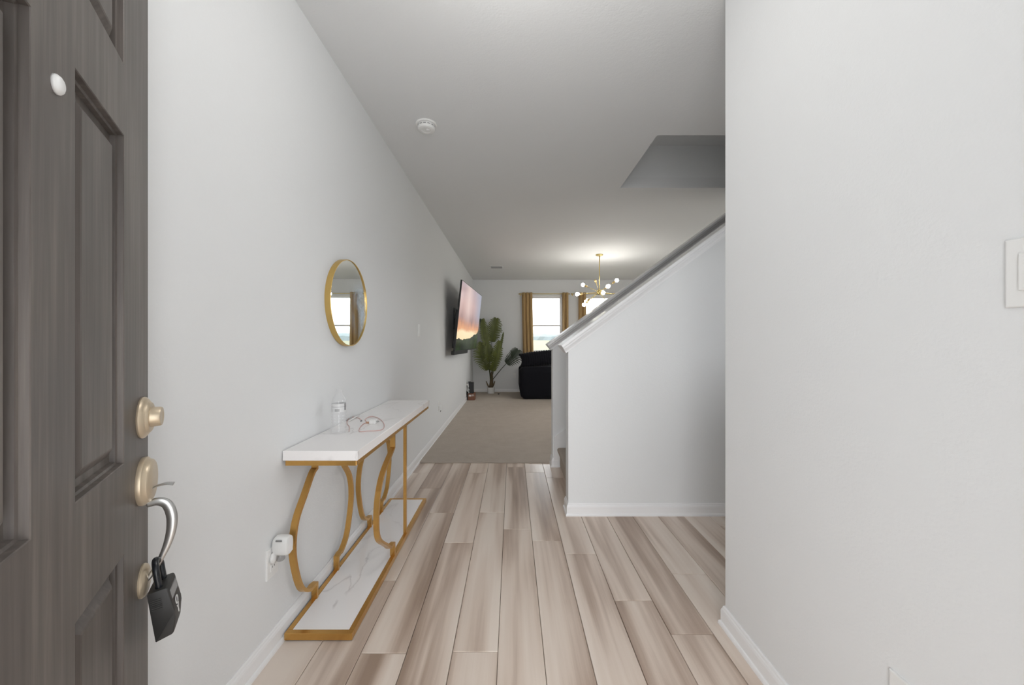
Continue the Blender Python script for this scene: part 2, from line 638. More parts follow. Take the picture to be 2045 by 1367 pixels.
# ceiling slab with the stairwell opening, and the shaft above it
OX, OY0, OY1 = 1.043, 2.729, 3.662
bm = NB()
box(bm, XL, XE, -.05, OY0, H, H + .10)
box(bm, XL, XE, OY1, YB + .14, H, H + .10)
box(bm, XL, OX, OY0, OY1, H, H + .10)
struct('ceiling', bm, M['ceiling'], recenter=False)
bm = NB()
box(bm, OX - .10, OX, OY0 - .10, OY1 + .10, H + .10, 3.20)
box(bm, OX, XE, OY1, OY1 + .10, H + .10, 3.20)
box(bm, OX, XE, OY0 - .10, OY0, H + .10, 3.20)
box(bm, OX, XE, OY0, OY1, 3.11, 3.20)
struct('wall_stairwell', bm, M['wall'], recenter=False)

# floor: core slab with every plank laid on it
bm = NB(); box(bm, XL, XE, -.9, YB + .14, -.06, -.009)
floor = struct('floor', bm, M['subfloor'], recenter=False)
PW, PL, X0 = .1787, 1.215, -.2347
JOINT = {0: 1.487, 1: 2.461, 2: 2.313, 3: 2.174, 4: 1.781, 5: 1.576, 6: 1.987, -1: 2.294, -2: 1.479, -3: 1.93, -4: 2.30}
YEND = 3.80
plank_cache = {}
def plank(x0, x1, ya, yb):
    key = (round(x1 - x0, 4), round(yb - ya, 4))
    if key not in plank_cache:
        bm = NB()
        w, l = key
        g = .0011
        X, Y = w / 2 - g, l / 2 - g
        c = .0016
        rings = [[(-X, -Y, -.009), (X, -Y, -.009), (X, Y, -.009), (-X, Y, -.009)],
                 [(-X, -Y, -c), (X, -Y, -c), (X, Y, -c), (-X, Y, -c)],
                 [(-X + c, -Y + c, 0), (X - c, -Y + c, 0), (X - c, Y - c, 0), (-X + c, Y - c, 0)]]
        R = [[bm.verts.new(p) for p in r] for r in rings]
        for a, b in zip(R, R[1:]):
            for k in range(4):
                bm.faces.new((a[k], a[(k + 1) % 4], b[(k + 1) % 4], b[k]))
        bm.faces.new(R[-1]); bm.faces.new(list(reversed(R[0])))
        bmesh.ops.recalc_face_normals(bm, faces=bm.faces)
        me = bpy.data.meshes.new('plank')
        bm.to_mesh(me); bm.free()
        me.materials.append(M['plank'].m)
        plank_cache[key] = me
    o = bpy.data.objects.new('plank', plank_cache[key])
    o.location = ((x0 + x1) / 2, (ya + yb) / 2, 0)
    COL.objects.link(o)
    o.parent = floor
for c in range(-4, 15):
    xa, xb = X0 + c * PW, X0 + (c + 1) * PW
    xa = max(xa, XL)
    if c > 10: xb = min(xb, 2.30)
    if xb - xa < .02 or xa > 2.28: continue
    j = JOINT.get(c, .3 + random.random() * 1.2)
    while j > -.85: j -= PL
    yend = YEND if xa < .40 else 2.70
    if .39 < xa < .48: yend = 3.70
    while j < yend:
        ya, yb = max(j, -.85), min(j + PL, yend)
        if yb - ya > .04: plank(xa, xb, ya, yb)
        j += PL
# narrow planks under the first stair tread
plank(X0 + 3 * PW + PW, .52, 2.70, 3.70)

# carpet of the living room with a soft rolled front edge
bm = NB()
nx, xs = 60, []
edge = [(0.0, -.004), (-.004, .003), (-.002, .010), (.008, .0135), (.03, .0125), (5.28, .012)]
rows = []
for dy, z in edge:
    row = []
    for i in range(nx + 1):
        x = XL + (XE - XL) * i / nx
        wob = .006 * math.sin(i * 1.7) + .004 * math.sin(i * 4.1) if dy < 1 else 0
        zz = z + (.0012 * math.sin(i * 2.3 + dy * 40) if 0 < dy < 1 else 0)
        row.append(bm.verts.new((x, YEND + dy + wob, zz)))
    rows.append(row)
for a, b in zip(rows, rows[1:]):
    for i in range(nx):
        bm.faces.new((a[i], a[i + 1], b[i + 1], b[i]))
struct('floor_carpet', bm, M['carpet'], recenter=False, smooth=True)

# baseboards (profile with a shoe moulding)
BP = [(0, 0), (.020, 0), (.0195, .009), (.017, .015), (.012, .018), (.012, .060), (.0105, .066), (.010, .069), (.007, .074), (.006, .080), (.003, .085), (0, .085)]
def baseboard(name, path, flip=False):
    bm = NB(); sweep_plan(bm, path, BP)
    return struct(name, bm, M['trim'], recenter=False)
# offset is to the left of travel -> travel so that the room is on the left
baseboard('baseboard_left', [(XL, YB), (XL, .09)])
baseboard('baseboard_back', [(XE, YB), (XL, YB)])
baseboard('baseboard_right', [(XR, .09), (XR, 1.622), (XR + .12, 1.622), (XR + .12, .09)])
baseboard('baseboard_stair_near', [(2.30, NEAR[0]), (WX, NEAR[0]), (WX, NEAR[1]), (.455, NEAR[1])])
baseboard('baseboard_stair_far', [(.452, FAR[0]), (WX, FAR[0]), (WX, FAR[1]), (XE, FAR[1])])
# skirt board climbing the far stair wall
bm = NB()
pts = [(.412, 0), (3.0, 0), (3.0, .28 + SL * (3.0 - .412)), (.412, .28)]
prism(bm, pts, 1, FAR[0] - .010, FAR[0])
ang = [(.412, .28), (3.0, .28 + SL * 2.588), (3.0, .293 + SL * 2.588), (.404, .290), (.404, 0), (.412, 0)]
prism(bm, ang, 1, FAR[0] - .016, FAR[0])
struct('trim_3', bm, M['trim'], recenter=False)

# carpeted stairs
stairs = bpy.data.objects.new('staircase', None); COL.objects.link(stairs); stairs['kind'] = 'structure'
stairs.location = (.455, 3.23, 0)
RISE, RUN = .19, .26
for i in range(9):
    z0, z1 = RISE * i, RISE * (i + 1)
    xr = .462 + RUN * i
    prof = [(xr + .004, z0), (xr, z0 + .03), (xr, z1 - .055), (xr - .016, z1 - .045), (xr - .026, z1 - .030), (xr - .026, z1 - .014), (xr - .016, z1 - .003), (xr, z1), (3.3, z1), (3.3, z0)]
    bm = NB(); prism(bm, prof, 1, NEAR[1] + .001, FAR[0] - .017)
    obj('step', bm, M['carpet'], stairs, auto=50)

# ------------------------------------------------------------------ windows
def window(name, w):
    x0, x1, z0, z1 = w
    y = YB
    bm = NB()
    f = .035
    yo0, yo1 = y + .05, y + .11
    box(bm, x0, x0 + f, yo0, yo1, z0, z1); box(bm, x1 - f, x1, yo0, yo1, z0, z1)
    box(bm, x0 + f, x1 - f, yo0, yo1, z0, z0 + f); box(bm, x0 + f, x1 - f, yo0, yo1, z1 - f, z1)
    root = struct(name, bm, M['trim'], recenter=False)
    zm = z0 + (z1 - z0) * .475
    for nm, za, zb, ya in (('upper_sash', zm - .012, z1 - f, y + .082), ('lower_sash', z0 + f, zm + .022, y + .058)):
        bm = NB()
        s = .034
        xa, xb = x0 + f, x1 - f
        box(bm, xa, xa + s, ya, ya + .022, za, zb); box(bm, xb - s, xb, ya, ya + .022, za, zb)
        box(bm, xa + s, xb - s, ya, ya + .022, za, za + s + .008); box(bm, xa + s, xb - s, ya, ya + .022, zb - s, zb)
        so = obj(nm, bm, M['trim'], root)
        bm = NB(); box(bm, xa + s, xb - s, ya + .009, ya + .013, za + s, zb - s)
        obj('pane', bm, M['pane'], so)
    bm = NB(); box(bm, x0 - .03, x1 + .03, y - .035, y + .05, z0 - .022, z0, .004)
    box(bm, x0 - .02, x1 + .02, y - .014, y, z0 - .075, z0 - .022)
    obj('window_sill', bm, M['trim'], root)
    return root
window('window_1', W1)
window('window_2', W2)

def curtain(label, xa, xb, xa2, xb2, folds, ztop=2.385, zbot=.895, y=9.015):
    bm = NB()
    nu, nv = folds * 10, 14
    front, back = [], []
    for j in range(nv + 1):
        t = j / nv
        a, b = xa + (xa2 - xa) * t, xb + (xb2 - xb) * t
        z = ztop + (zbot - ztop) * t
        fr, bk = [], []
        for i in range(nu + 1):
            u = i / nu
            ph = u * folds * 2 * math.pi
            amp = .024 + .008 * t
            yy = y + amp * math.sin(ph + .5 * math.sin(3 * t)) + .006 * math.sin(2.3 * ph + 2 * t)
            x = a + (b - a) * u + .010 * math.cos(ph)
            zz = z + (.006 * math.sin(ph * .5) if j == nv else 0)
            fr.append(bm.verts.new((x, yy, zz)))
            bk.append(bm.verts.new((x, yy + .004, zz)))
        front.append(fr); back.append(bk)
    for g in (front, back):
        for j in range(nv):
            for i in range(nu):
                bm.faces.new((g[j][i], g[j][i + 1], g[j + 1][i + 1], g[j + 1][i]))
    for j in (0, nv):
        for i in range(nu):
            bm.faces.new((front[j][i], front[j][i + 1], back[j][i + 1], back[j][i]))
    for i in (0, nu):
        for j in range(nv):
            bm.faces.new((front[j][i], front[j + 1][i], back[j + 1][i], back[j][i]))
    root = thing('curtain', label, 'curtain', ((xa + xb) / 2, y, zbot), group='mustard curtain panels')
    obj('panel', bm, M['curtain'], root, smooth=True)
    bm = NB()
    for k in range(folds + 1):
        cx_ = xa + (xb - xa) * (k + .25) / (folds + .5)
        tube(bm, [(cx_, y + .018 * math.cos(q / 12 * 2 * math.pi), 2.352 + .026 * math.sin(q / 12 * 2 * math.pi)) for q in range(12)], .0035, 6, closed=True)
    obj('grommets', bm, M['brass'], root, smooth=True, kind='stuff')
    return root
curtain('wide mustard brown curtain panel on the palm plant side of the window', .215, .470, .245, .500, 3)
curtain('mustard brown curtain panel right of the left window, ending at the stair rail', 1.178, 1.325, 1.19, 1.335, 2)
curtain('mustard brown curtain panel behind the chandelier, on the left side of the right window', 1.565, 1.745, 1.575, 1.765, 2)
curtain('mustard curtain panel right of the right window, hidden behind the stair rail', 2.52, 2.78, 2.50, 2.76, 3)

def rod(label, xa, xb):
    root = thing('curtain_rod', label, 'curtain rod', ((xa + xb) / 2, YB, 2.352), group='curtain rods over the living room windows')
    bm = NB(); tube(bm, [(xa + .03, 9.015, 2.352), (xb - .03, 9.015, 2.352)], .0095, 10); obj('rod', bm, M['brass'], root, smooth=True)
    for s, x in ((1, xa), (-1, xb)):
        bm = NB(); lathe(bm, [(.0, 0), (.014, .004), (.016, .016), (.012, .028), (.0095, .032)], (x, 9.015, 2.352), (s, 0, 0), 14); obj('finial', bm, M['brass_dark'], root, smooth=True)
        bm = NB(); tube(bm, [(x + s * .05, 9.015, 2.346), (x + s * .05, 9.06, 2.344), (x + s * .05, YB, 2.344)], .006, 8); box(bm, x + s * .05 - .012, x + s * .05 + .012, YB - .006, YB, 2.315, 2.375); obj('bracket', bm, M['brass'], root)
rod('brass curtain rod spanning the left window', .150, 1.370)
rod('brass curtain rod spanning the right window behind the chandelier', 1.395, 2.90)

# ------------------------------------------------------------------ front door (open past ninety degrees), exterior face to the hall
DW, DZ0, DZ1 = .854, .014, 2.05
droot_m = Matrix.Translation((-.817, .85, 0)) @ Matrix.Rotation(math.atan2(-.846, .533), 4, 'Z')
ST, MU0, MU1 = .160, .369, .484
PAN = [(.25, .815), (.985, 1.604), (1.737, 1.935)]
cols = [(ST, MU0), (MU1, .694)]
bm = NB()
TK = -.045
def slab(u0, u1, z0, z1): box(bm, u0, u1, TK, 0, z0, z1)
slab(0, ST, DZ0, DZ1); slab(.694, DW, DZ0, DZ1)
slab(MU0, MU1, DZ0, DZ1)
zs = [DZ0] + [z for p in PAN for z in p] + [DZ1]
for (ua, ub) in cols:
    for k in range(0, len(zs), 2):
        slab(ua, ub, zs[k], zs[k + 1])
door = obj('door_1', bm, M['door'], kind='structure', recenter=False)
door.matrix_basis = droot_m
for (ua, ub) in cols:
    for (za, zb) in PAN:
        bm = NB()
        steps = [(0, 0), (.0015, -.001), (.0025, -.009), (.0065, -.0105), (.0080, -.018), (.020, -.0185), (.038, -.0065), (.041, -.0055)]
        rings = []
        for o_, dpt in steps:
            rings.append([bm.verts.new(p) for p in ((ua + o_, dpt, za + o_), (ub - o_, dpt, za + o_), (ub - o_, dpt, zb - o_), (ua + o_, dpt, zb - o_))])
        for a, b in zip(rings, rings[1:]):
            for k in range(4):
                bm.faces.new((a[k], a[(k + 1) % 4], b[(k + 1) % 4], b[k]))
        bm.faces.new(rings[-1])
        bk = [bm.verts.new(p) for p in ((ua, TK, za), (ub, TK, za), (ub, TK, zb), (ua, TK, zb))]
        for k in range(4):
            bm.faces.new((rings[0][k], rings[0][(k + 1) % 4], bk[(k + 1) % 4], bk[k]))
        bm.faces.new(bk)
        obj('door_panel', bm, M['door'], door, local=True)
# peephole
bm = NB(); lathe(bm, [(.0125, 0), (.0125, .003), (.010, .006), (.007, .0075), (.0, .0078)], (.427, 0, 1.547), (0, 1, 0), 20)
o = obj('peephole', bm, M['white_plastic'], door, local=True, smooth=True); o['label'] = 'pale round peephole'
UH = .047
# deadbolt
bm = NB(); lathe(bm, [(.043, 0), (.044, .003), (.043, .006), (.038, .010), (.034, .0115), (.033, .0135), (.030, .016), (.0, .016)], (UH, 0, 1.053), (0, 1, 0), 40)
db = obj('deadbolt', bm, M['satin_brass'], door, local=True, auto=35); db['label'] = 'pale satin brass deadbolt'
bm = NB(); lathe(bm, [(.0215, 0.015), (.0205, .030), (.019, .0325), (.012, .033), (.011, .0325), (.0, .0325)], (UH, 0, 1.053), (0, 1, 0), 32)
obj('lock_cylinder', bm, M['satin_brass'], db, auto=35, local=False) if False else None
o = bm
me_ = obj('lock_cylinder', o, M['satin_brass'], door, local=True, auto=35)
# upper rosette of the handle set
bm = NB(); lathe(bm, [(.050, 0), (.051, .004), (.050, .008), (.046, .011), (.044, .016), (.040, .0185), (.0, .0185)], (UH, 0, .917), (0, 1, 0), 44)
obj('handle_rosette', bm, M['satin_brass'], door, local=True, auto=35)['label'] = 'pale satin brass rosette'
bm = NB(); lathe(bm, [(.034, 0), (.0345, .003), (.032, .007), (.026, .010), (.0, .011)], (UH, 0, .704), (0, 1, 0), 36)
obj('handle_rosette', bm, M['satin_brass'], door, local=True, auto=35)
# thumb latch
bm = NB()
pth = catmull([(UH, .012, .896), (UH, .024, .902), (UH, .040, .9045), (UH, .052, .9015)], 5)
tube(bm, pth, [.007 + .004 * (i / len(pth)) for i in range(len(pth))], 10, ell=(1.0, .20), up=(0, 0, 1))
obj('thumb_latch', bm, M['nickel'], door, local=True, smooth=True)
# grip
bm = NB()
gp = catmull([(UH, .008, .866), (UH, .026, .868), (UH, .041, .858), (UH, .0485, .832), (UH, .0475, .800), (UH, .040, .768), (UH, .028, .738), (UH, .017, .716), (UH, .007, .703)], 7)
nG = len(gp)
gr = []
for i in range(nG):
    t = i / (nG - 1)
    gr.append(.0058 + .0028 * math.sin(math.pi * min(1, t * 1.4)) - .002 * t)
tube(bm, gp, gr, 14, ell=(1.25, .62), up=(1, 0, 0))
obj('grip_handle', bm, M['nickel'], door, local=True, smooth=True)['label'] = 'curved brushed nickel grip handle'
# free edge latch plate
bm = NB(); box(bm, -.0015, .002, -.036, -.010, .888, .945); obj('latch_plate', bm, M['satin_brass'], door, local=True)

# ------------------------------------------------------------------ key lockbox hanging from the grip
lb = thing('key_lockbox', 'black key lockbox hanging by its shackle from the front door handle', 'lockbox')
lb.matrix_basis = droot_m @ Matrix.Translation((.058, .033, .695)) @ Matrix.Rotation(math.radians(7.5), 4, 'X')
bm = NB()
prof = [(-.017, 0), (.0145, 0), (.017, -.004), (.0205, -.055), (.020, -.066), (.0145, -.097), (.011, -.102), (-.016, -.106), (-.017, -.104)]
pp = NB()
prism(bm, prof, 0, -.033, .033)
bmesh.ops.bevel(bm, geom=[e for e in bm.edges], offset=.0028, segments=2, affect='EDGES', profile=.5)
obj('lockbox_body', bm, M['lockbox'], lb, local=True, auto=40)
pp.free()
bm = NB()
tube(bm, catmull([(-.018, 0, -.004), (-.019, 0, .022), (-.017, 0, .039), (0, -.002, .052), (.017, 0, .039), (.019, 0, .022), (.018, 0, -.004)], 6), .0062, 12)
obj('shackle', bm, M['shackle'], lb, local=True, smooth=True)
bm = NB()
for k in range(6):
    box(bm, .0335, .0343, -.013, .004, -.018 - k * .004, -.0165 - k * .004)
obj('side_grip_ribs', bm, M['lockbox'], lb, local=True, kind='stuff')
# shutter and lettering on the front face
bm = NB(); box(bm, -.026, .026, .0155, .0190, -.032, -.010, .001); o = obj('key_shutter', bm, M['grey_plastic'], lb, local=True)
def text_mesh(txt, size, depth):
    c = bpy.data.curves.new('lettering', 'FONT')
    c.body = txt; c.size = size; c.extrude = depth; c.align_x = 'CENTER'; c.align_y = 'CENTER'
    o_ = bpy.data.objects.new('lettering', c)
    COL.objects.link(o_)
    dg = bpy.context.evaluated_depsgraph_get()
    me = bpy.data.meshes.new_from_object(o_.evaluated_get(dg))
    bpy.data.objects.remove(o_)
    b = NB(); b.from_mesh(me)
    bpy.data.meshes.remove(me); bpy.data.curves.remove(c)
    return b
for txt, z in (('O', -.0465), ('Y', -.0655)):
    b = text_mesh(txt, .026, .0006)
    # text plane XY -> face plane (x reversed so it reads from outside), normal +y
    mt = Matrix(((-1, 0, 0, .004), (0, 0, 1, .0207), (0, 1, 0, z), (0, 0, 0, 1)))
    b.transform(mt)
    obj('lettering', b, M['white_print'], lb, local=True)['label'] = 'white lettering'

# ------------------------------------------------------------------ console table
TX0, TX1 = -.940, -.634
TY0, TY1 = 1.552, 2.903
ZT = .768
tb = thing('console_table', 'long narrow console table with white marble top and curved gold legs by the left wall', 'table', (-.787, 2.22, 0))
bm = NB(); box(bm, TX0, TX1, TY0, TY1, ZT - .040, ZT, .0015, 2); obj('table_top', bm, M['marble'], tb)['label'] = 'white marble slab with grey veins'
def rect_frame(bm, x0, x1, y0, y1, z0, z1, w, bev=.0015):
    box(bm, x0, x1, y0, y0 + w, z0, z1, bev); box(bm, x0, x1, y1 - w, y1, z0, z1, bev)
    box(bm, x0, x0 + w, y0 + w, y1 - w, z0, z1, bev); box(bm, x1 - w, x1, y0 + w, y1 - w, z0, z1, bev)
bm = NB(); rect_frame(bm, TX0 + .008, TX1 - .006, TY0 + .004, TY1 - .006, ZT - .062, ZT - .040, .024); obj('top_frame', bm, M['gold'], tb)
BX0, BX1, BY0, BY1 = -.926, -.650, 1.538, 2.870
bm = NB(); rect_frame(bm, BX0, BX1, BY0, BY1, .004, .032, .022); obj('base_frame', bm, M['gold'], tb)
bm = NB(); box(bm, BX0 + .022, BX1 - .022, BY0 + .022, BY1 - .022, .010, .0305); obj('base_shelf', bm, M['marble'], tb)['label'] = 'white marble shelf with grey veins'
bm = NB()
for x in (BX0 + .02, BX1 - .02):
    for y in (BY0 + .03, 2.2, BY1 - .03):
        lathe(bm, [(.010, 0), (.011, .003), (.010, .005)], (x, y, 0), seg=12)
obj('floor_pads', bm, M['black_plastic'], tb, kind='stuff')
def bar(pts, x, w=.026, t=.0135):
    """flat bar along (y,z) points, mitred, section w (x) by t (in plane)"""
    P = [Vector((p[0], p[1])) for p in pts]
    bm = NB()
    rings = []
    for i in range(len(P)):
        ds = []
        if i > 0: ds.append((P[i] - P[i - 1]).normalized())
        if i < len(P) - 1: ds.append((P[i + 1] - P[i]).normalized())
        ns = [Vector((-d.y, d.x)) for d in ds]
        mtr = ns[0] if len(ns) == 1 else (ns[0] + ns[1]) / max(.35, 1 + ns[0].dot(ns[1]))
        a, b = P[i] + mtr * t / 2, P[i] - mtr * t / 2
        rings.append([bm.verts.new(q) for q in ((x - w / 2, a.x, a.y), (x + w / 2, a.x, a.y), (x + w / 2, b.x, b.y), (x - w / 2, b.x, b.y))])
    for a, b in zip(rings, rings[1:]):
        for k in range(4):
            bm.faces.new((a[k], a[(k + 1) % 4], b[(k + 1) % 4], b[k]))
    bm.faces.new(list(reversed(rings[0]))); bm.faces.new(rings[-1])
    return bm
ZL = ZT - .062
def lyre(c, sgn, foot=.108, bulge=.287):
    arc = [(foot + .012, .100), (foot + .055, .104), (foot + .115, .150), (bulge - .022, .245), (bulge, .355), (bulge - .022, .460), (bulge - .090, .545), (foot + .030, .614), (foot, .630)]
    arc = [(p.x, p.y) for p in [Vector((a, b)) for a, b in catmull([(a, b, 0) for a, b in arc], 5) and [(q.x, q.y) for q in catmull([(a, b, 0) for a, b in arc], 5)]]]
    pts = [(foot, .030), (foot, .098)] + [(foot + .028, .103)] + arc[4:] + [(foot, ZL)]
    return [(c + sgn * a, z) for a, z in pts]
XB_, XF_ = -.913, -.663
for c in (1.862, 2.535):
    for s in (-1, 1):
        obj('leg', bar(lyre(c, s), XB_), M['gold'], tb, auto=40)
obj('leg', bar(lyre(2.215, -1, .112, .366), XF_), M['gold'], tb, auto=40)
obj('leg', bar([(2.345, .03), (2.345, ZL)], XF_, .018, .016), M['gold'], tb)['label'] = 'straight gold post'

# ------------------------------------------------------------------ water bottle
bx, by = -.848, 1.855
wb = thing('water_bottle', 'clear plastic water bottle with a narrow printed label on the console table', 'bottle', (bx, by, ZT))
prof = [(.026, 0), (.031, .004), (.0325, .012)]
z = .014
while z < .100:
    prof += [(.0328, z), (.0312, z + .004), (.0312, z + .007), (.0328, z + .011)]
    z += .0145
prof += [(.0328, .104), (.0325, .106), (.0325, .148), (.0330, .151), (.0318, .160), (.0270, .174), (.0195, .188), (.0145, .196), (.0130, .200), (.0165, .2015), (.0165, .2035), (.0125, .205), (.0125, .216), (.0112, .217)]
bm = NB(); lathe(bm, prof, (bx, by, ZT), seg=36, cap=False)
obj('bottle_body', bm, M['pet'], wb, smooth=True)
m = Mat('bottle_label_print', rough=.35)
tc = m.n('ShaderNodeTexCoord'); sp = m.n('ShaderNodeSeparateXYZ')
m.l(tc.outputs['Object'], sp.inputs[0])
ang = m.math('ARCTAN2', sp.outputs['Y'], sp.outputs['X'])
zz = sp.outputs['Z']
def band_(lo, hi, val):
    return m.math('MULTIPLY', m.math('GREATER_THAN', val, lo), m.math('LESS_THAN', val, hi))
bars = m.math('GREATER_THAN', m.math('SINE', m.math('MULTIPLY', ang, 95)), -.1)
blk = m.math('MULTIPLY', m.math('MULTIPLY', band_(-.0165, -.004, zz), band_(-1.75, -1.05, ang)), bars)
line = band_(.004, .0065, zz)
dark = m.math('MULTIPLY', band_(-.012, .020, zz), band_(-.30, -.08, ang))
tot = m.math('MAXIMUM', m.math('MULTIPLY', blk, .8), m.math('MAXIMUM', m.math('MULTIPLY', line, .4), m.math('MULTIPLY', dark, .95)))
m.base(m.mix(tot, (.66, .66, .66, 1), (.04, .04, .045, 1)))
bm = NB(); lathe(bm, [(.0332, .107), (.0332, .147)], (bx, by, ZT), seg=36, cap=False)
obj('label_band', bm, m, wb, smooth=True)
# printed band alpha: keep it a thin paper sleeve

# ------------------------------------------------------------------ charging cable and charger bricks on the table
def on_table(px, py, dz=0.0):
    y = F_PX * (EYE - ZT) / (py - CY)
    return Vector(((px - CX) * y / F_PX, y, ZT + dz))
cb = thing('charging_cable', 'thin pink charging cable lying in a loop on the marble table top', 'cable', on_table(745, 850))
loop = [(733, 843), (729, 838), (736, 833), (745, 832), (755, 835), (764, 842), (767.5, 850), (763, 858), (750, 860.5), (735, 861), (718, 862), (719, 854), (727, 846), (735, 845)]
bm = NB(); tube(bm, catmull([on_table(a, b, .0025) for a, b in loop], 6), .0020, 6); obj('cord', bm, M['pink'], cb, smooth=True)
bm = NB(); p = on_table(733, 845); box(bm, p.x - .006, p.x + .014, p.y - .004, p.y + .008, ZT, ZT + .009, .002); obj('connector', bm, M['copper'], cb)
cb2 = thing('charging_cable', 'short pink charging cable end beside the water bottle on the marble table top', 'cable', on_table(700, 845))
bm = NB(); tube(bm, catmull([on_table(a, b, .0025) for a, b in ((697, 862), (697.5, 852), (694, 848), (693, 842), (697, 836), (705, 833), (716, 835), (722, 839))], 6), .0018, 6); obj('cord', bm, M['pink'], cb2, smooth=True)
bm = NB(); p = on_table(721, 841); box(bm, p.x - .003, p.x + .004, p.y - .006, p.y + .008, ZT, ZT + .006, .001); obj('connector', bm, M['grey_plastic'], cb2)
ch = thing('charger_plug', 'small white charger plug inside the cable loop on the console table', 'charger', on_table(744, 844))
bm = NB(); p = on_table(745, 845.5); box(bm, p.x - .018, p.x + .018, p.y - .014, p.y + .022, ZT, ZT + .022, .004, 3); obj('plug_body', bm, M['white_plastic'], ch)
bm = NB(); box(bm, p.x + .018, p.x + .030, p.y - .004, p.y - .002, ZT + .008, ZT + .014); box(bm, p.x + .018, p.x + .030, p.y + .008, p.y + .010, ZT + .008, ZT + .014); obj('prongs', bm, M['nickel'], ch)
ca = thing('cable_adapter', 'white cable adapter lying near the wall on the console table behind the bottle', 'adapter', on_table(706, 836))
bm = NB(); tube(bm, [on_table(697, 842, .005), on_table(704, 838, .006), on_table(711, 834, .006), on_table(718, 830.5, .005)], [.004, .007, .007, .004], 8, ell=(1, .7)); obj('adapter_body', bm, M['white_plastic'], ca, smooth=True)

# ------------------------------------------------------------------ round mirror
mc = Vector((XL, 2.150, 1.433))
mr = thing('round_mirror', 'round wall mirror with a thin gold frame above the console table', 'mirror', mc)
R_ = .243
bm = NB()
prof = [(R_, 0), (R_, .028), (R_ - .001, .030), (R_ - .004, .030), (R_ - .005, .029), (R_ - .005, .010)]
lathe(bm, [(R_ - .02, 0)] + prof, mc, (1, 0, 0), 96, cap=False)
obj('mirror_frame', bm, M['mirror_gold'], mr, auto=40)
bm = NB(); lathe(bm, [(0, .0265), (R_ - .0045, .0265), (R_ - .0045, .016), (0, .016)], mc, (1, 0, 0), 96, cap=False)
g = obj('mirror_glass', bm, M['mirror'], mr)
g.rotation_euler = (0, 0, math.radians(0.95))

# ------------------------------------------------------------------ switches and outlets
def wall_plate(name, label, cat, side, y0, y1, z0, z1, kind, group):
    x = XL if side == 'L' else XR
    s = 1 if side == 'L' else -1
    root = thing(name, label, cat, (x, (y0 + y1) / 2, (z0 + z1) / 2), group=group)
    def b(a0, a1, ya, yb, za, zb, bev=0.0):
        bm = NB(); box(bm, min(x + s * a0, x + s * a1), max(x + s * a0, x + s * a1), ya, yb, za, zb, bev); return bm
    bm = b(0, .0065, y0, y1, z0, z1)
    # bevelled front edge
    bmesh.ops.bevel(bm, geom=[e for e in bm.edges if all(abs(v.co.x - (x + s * .0065)) < 1e-5 for v in e.verts)], offset=.0035, segments=3, affect='EDGES', profile=.6)
    obj('cover_plate', bm, M['white_plastic'], root)
    yc, zc = (y0 + y1) / 2, (z0 + z1) / 2
    if kind == 'outlet':
        for dz in (.0195, -.0195):
            rc = obj('receptacle', b(.005, .0085, yc - .0165, yc + .0165, zc + dz - .0145, zc + dz + .0145, .002), M['white_plastic'], root)
            bm = NB()
            for dy, hh in ((-.0065, .0045), (.0065, .0035)):
                box(bm, min(x + s * .0080, x + s * .0089), max(x + s * .0080, x + s * .0089), yc + dy - .001, yc + dy + .001, zc + dz + .001 - hh / 2, zc + dz + .006)
            obj('slots', bm, M['dark_slot'], rc)
    else:
        n_ = kind
        for k in range(n_):
            ycc = yc + (k - (n_ - 1) / 2) * .046
            obj('rocker', b(.005, .0105, ycc - .0165, ycc + .0165, zc - .033, zc + .033, .0018), M['white_plastic'], root)
    return root
wall_plate('light_switch', 'white light switch plate on left wall between mirror and television', 'light switch', 'L', 3.79, 3.865, 1.268, 1.390, 1, 'white light switches')
wall_plate('light_switch', 'white light switch plate on the near right wall at the picture edge', 'light switch', 'R', .575, .696, 1.277, 1.400, 2, 'white light switches')
wall_plate('wall_outlet', 'white wall outlet low on the left wall behind the plug-in air freshener', 'outlet', 'L', 1.452, 1.522, .296, .412, 'outlet', 'white wall outlets')
wall_plate('wall_outlet', 'white wall outlet low on the left wall past the console table, holding a small plug', 'outlet', 'L', 4.80, 4.87, .335, .450, 'outlet', 'white wall outlets')
wall_plate('wall_outlet', 'white wall outlet low on the near right wall, at the bottom edge of the picture', 'outlet', 'R', .840, .910, .318, .432, 'outlet', 'white wall outlets')
# outlet on the back wall between plant and sofa
ob = thing('wall_outlet', 'white wall outlet on the back wall between palm plant and black sofa', 'outlet', (.05, YB, .40), group='white wall outlets')
bm = NB(); box(bm, .012, .083, YB - .006, YB, .345, .460, .0025); obj('cover_plate', bm, M['white_plastic'], ob)
for dz in (-.0195, .0195):
    bm = NB(); box(bm, .031, .064, YB - .008, YB - .004, .4025 + dz - .0145, .4025 + dz + .0145, .002); obj('receptacle', bm, M['white_plastic'], ob)
# small plug in the mid-wall outlet
pl = thing('wall_plug', 'small white plug in the left wall outlet past the console table', 'plug', (XL + .0086, 4.835, .373))
bm = NB(); box(bm, XL + .0086, XL + .045, 4.815, 4.862, .345, .400, .006, 3); obj('plug_body', bm, M['white_plastic'], pl)
bm = NB(); tube(bm, catmull([(XL + .03, 4.835, .348), (XL + .034, 4.83, .335), (XL + .03, 4.82, .325)], 4), .004, 8); obj('strain_relief', bm, M['grey_plastic'], pl, smooth=True)

# plug-in air freshener on the near outlet
yc = 1.497
af = thing('air_freshener', 'white rounded plug-in air freshener in the outlet left of the console table', 'air freshener', (XL + .009, yc, .40))
bm = NB()
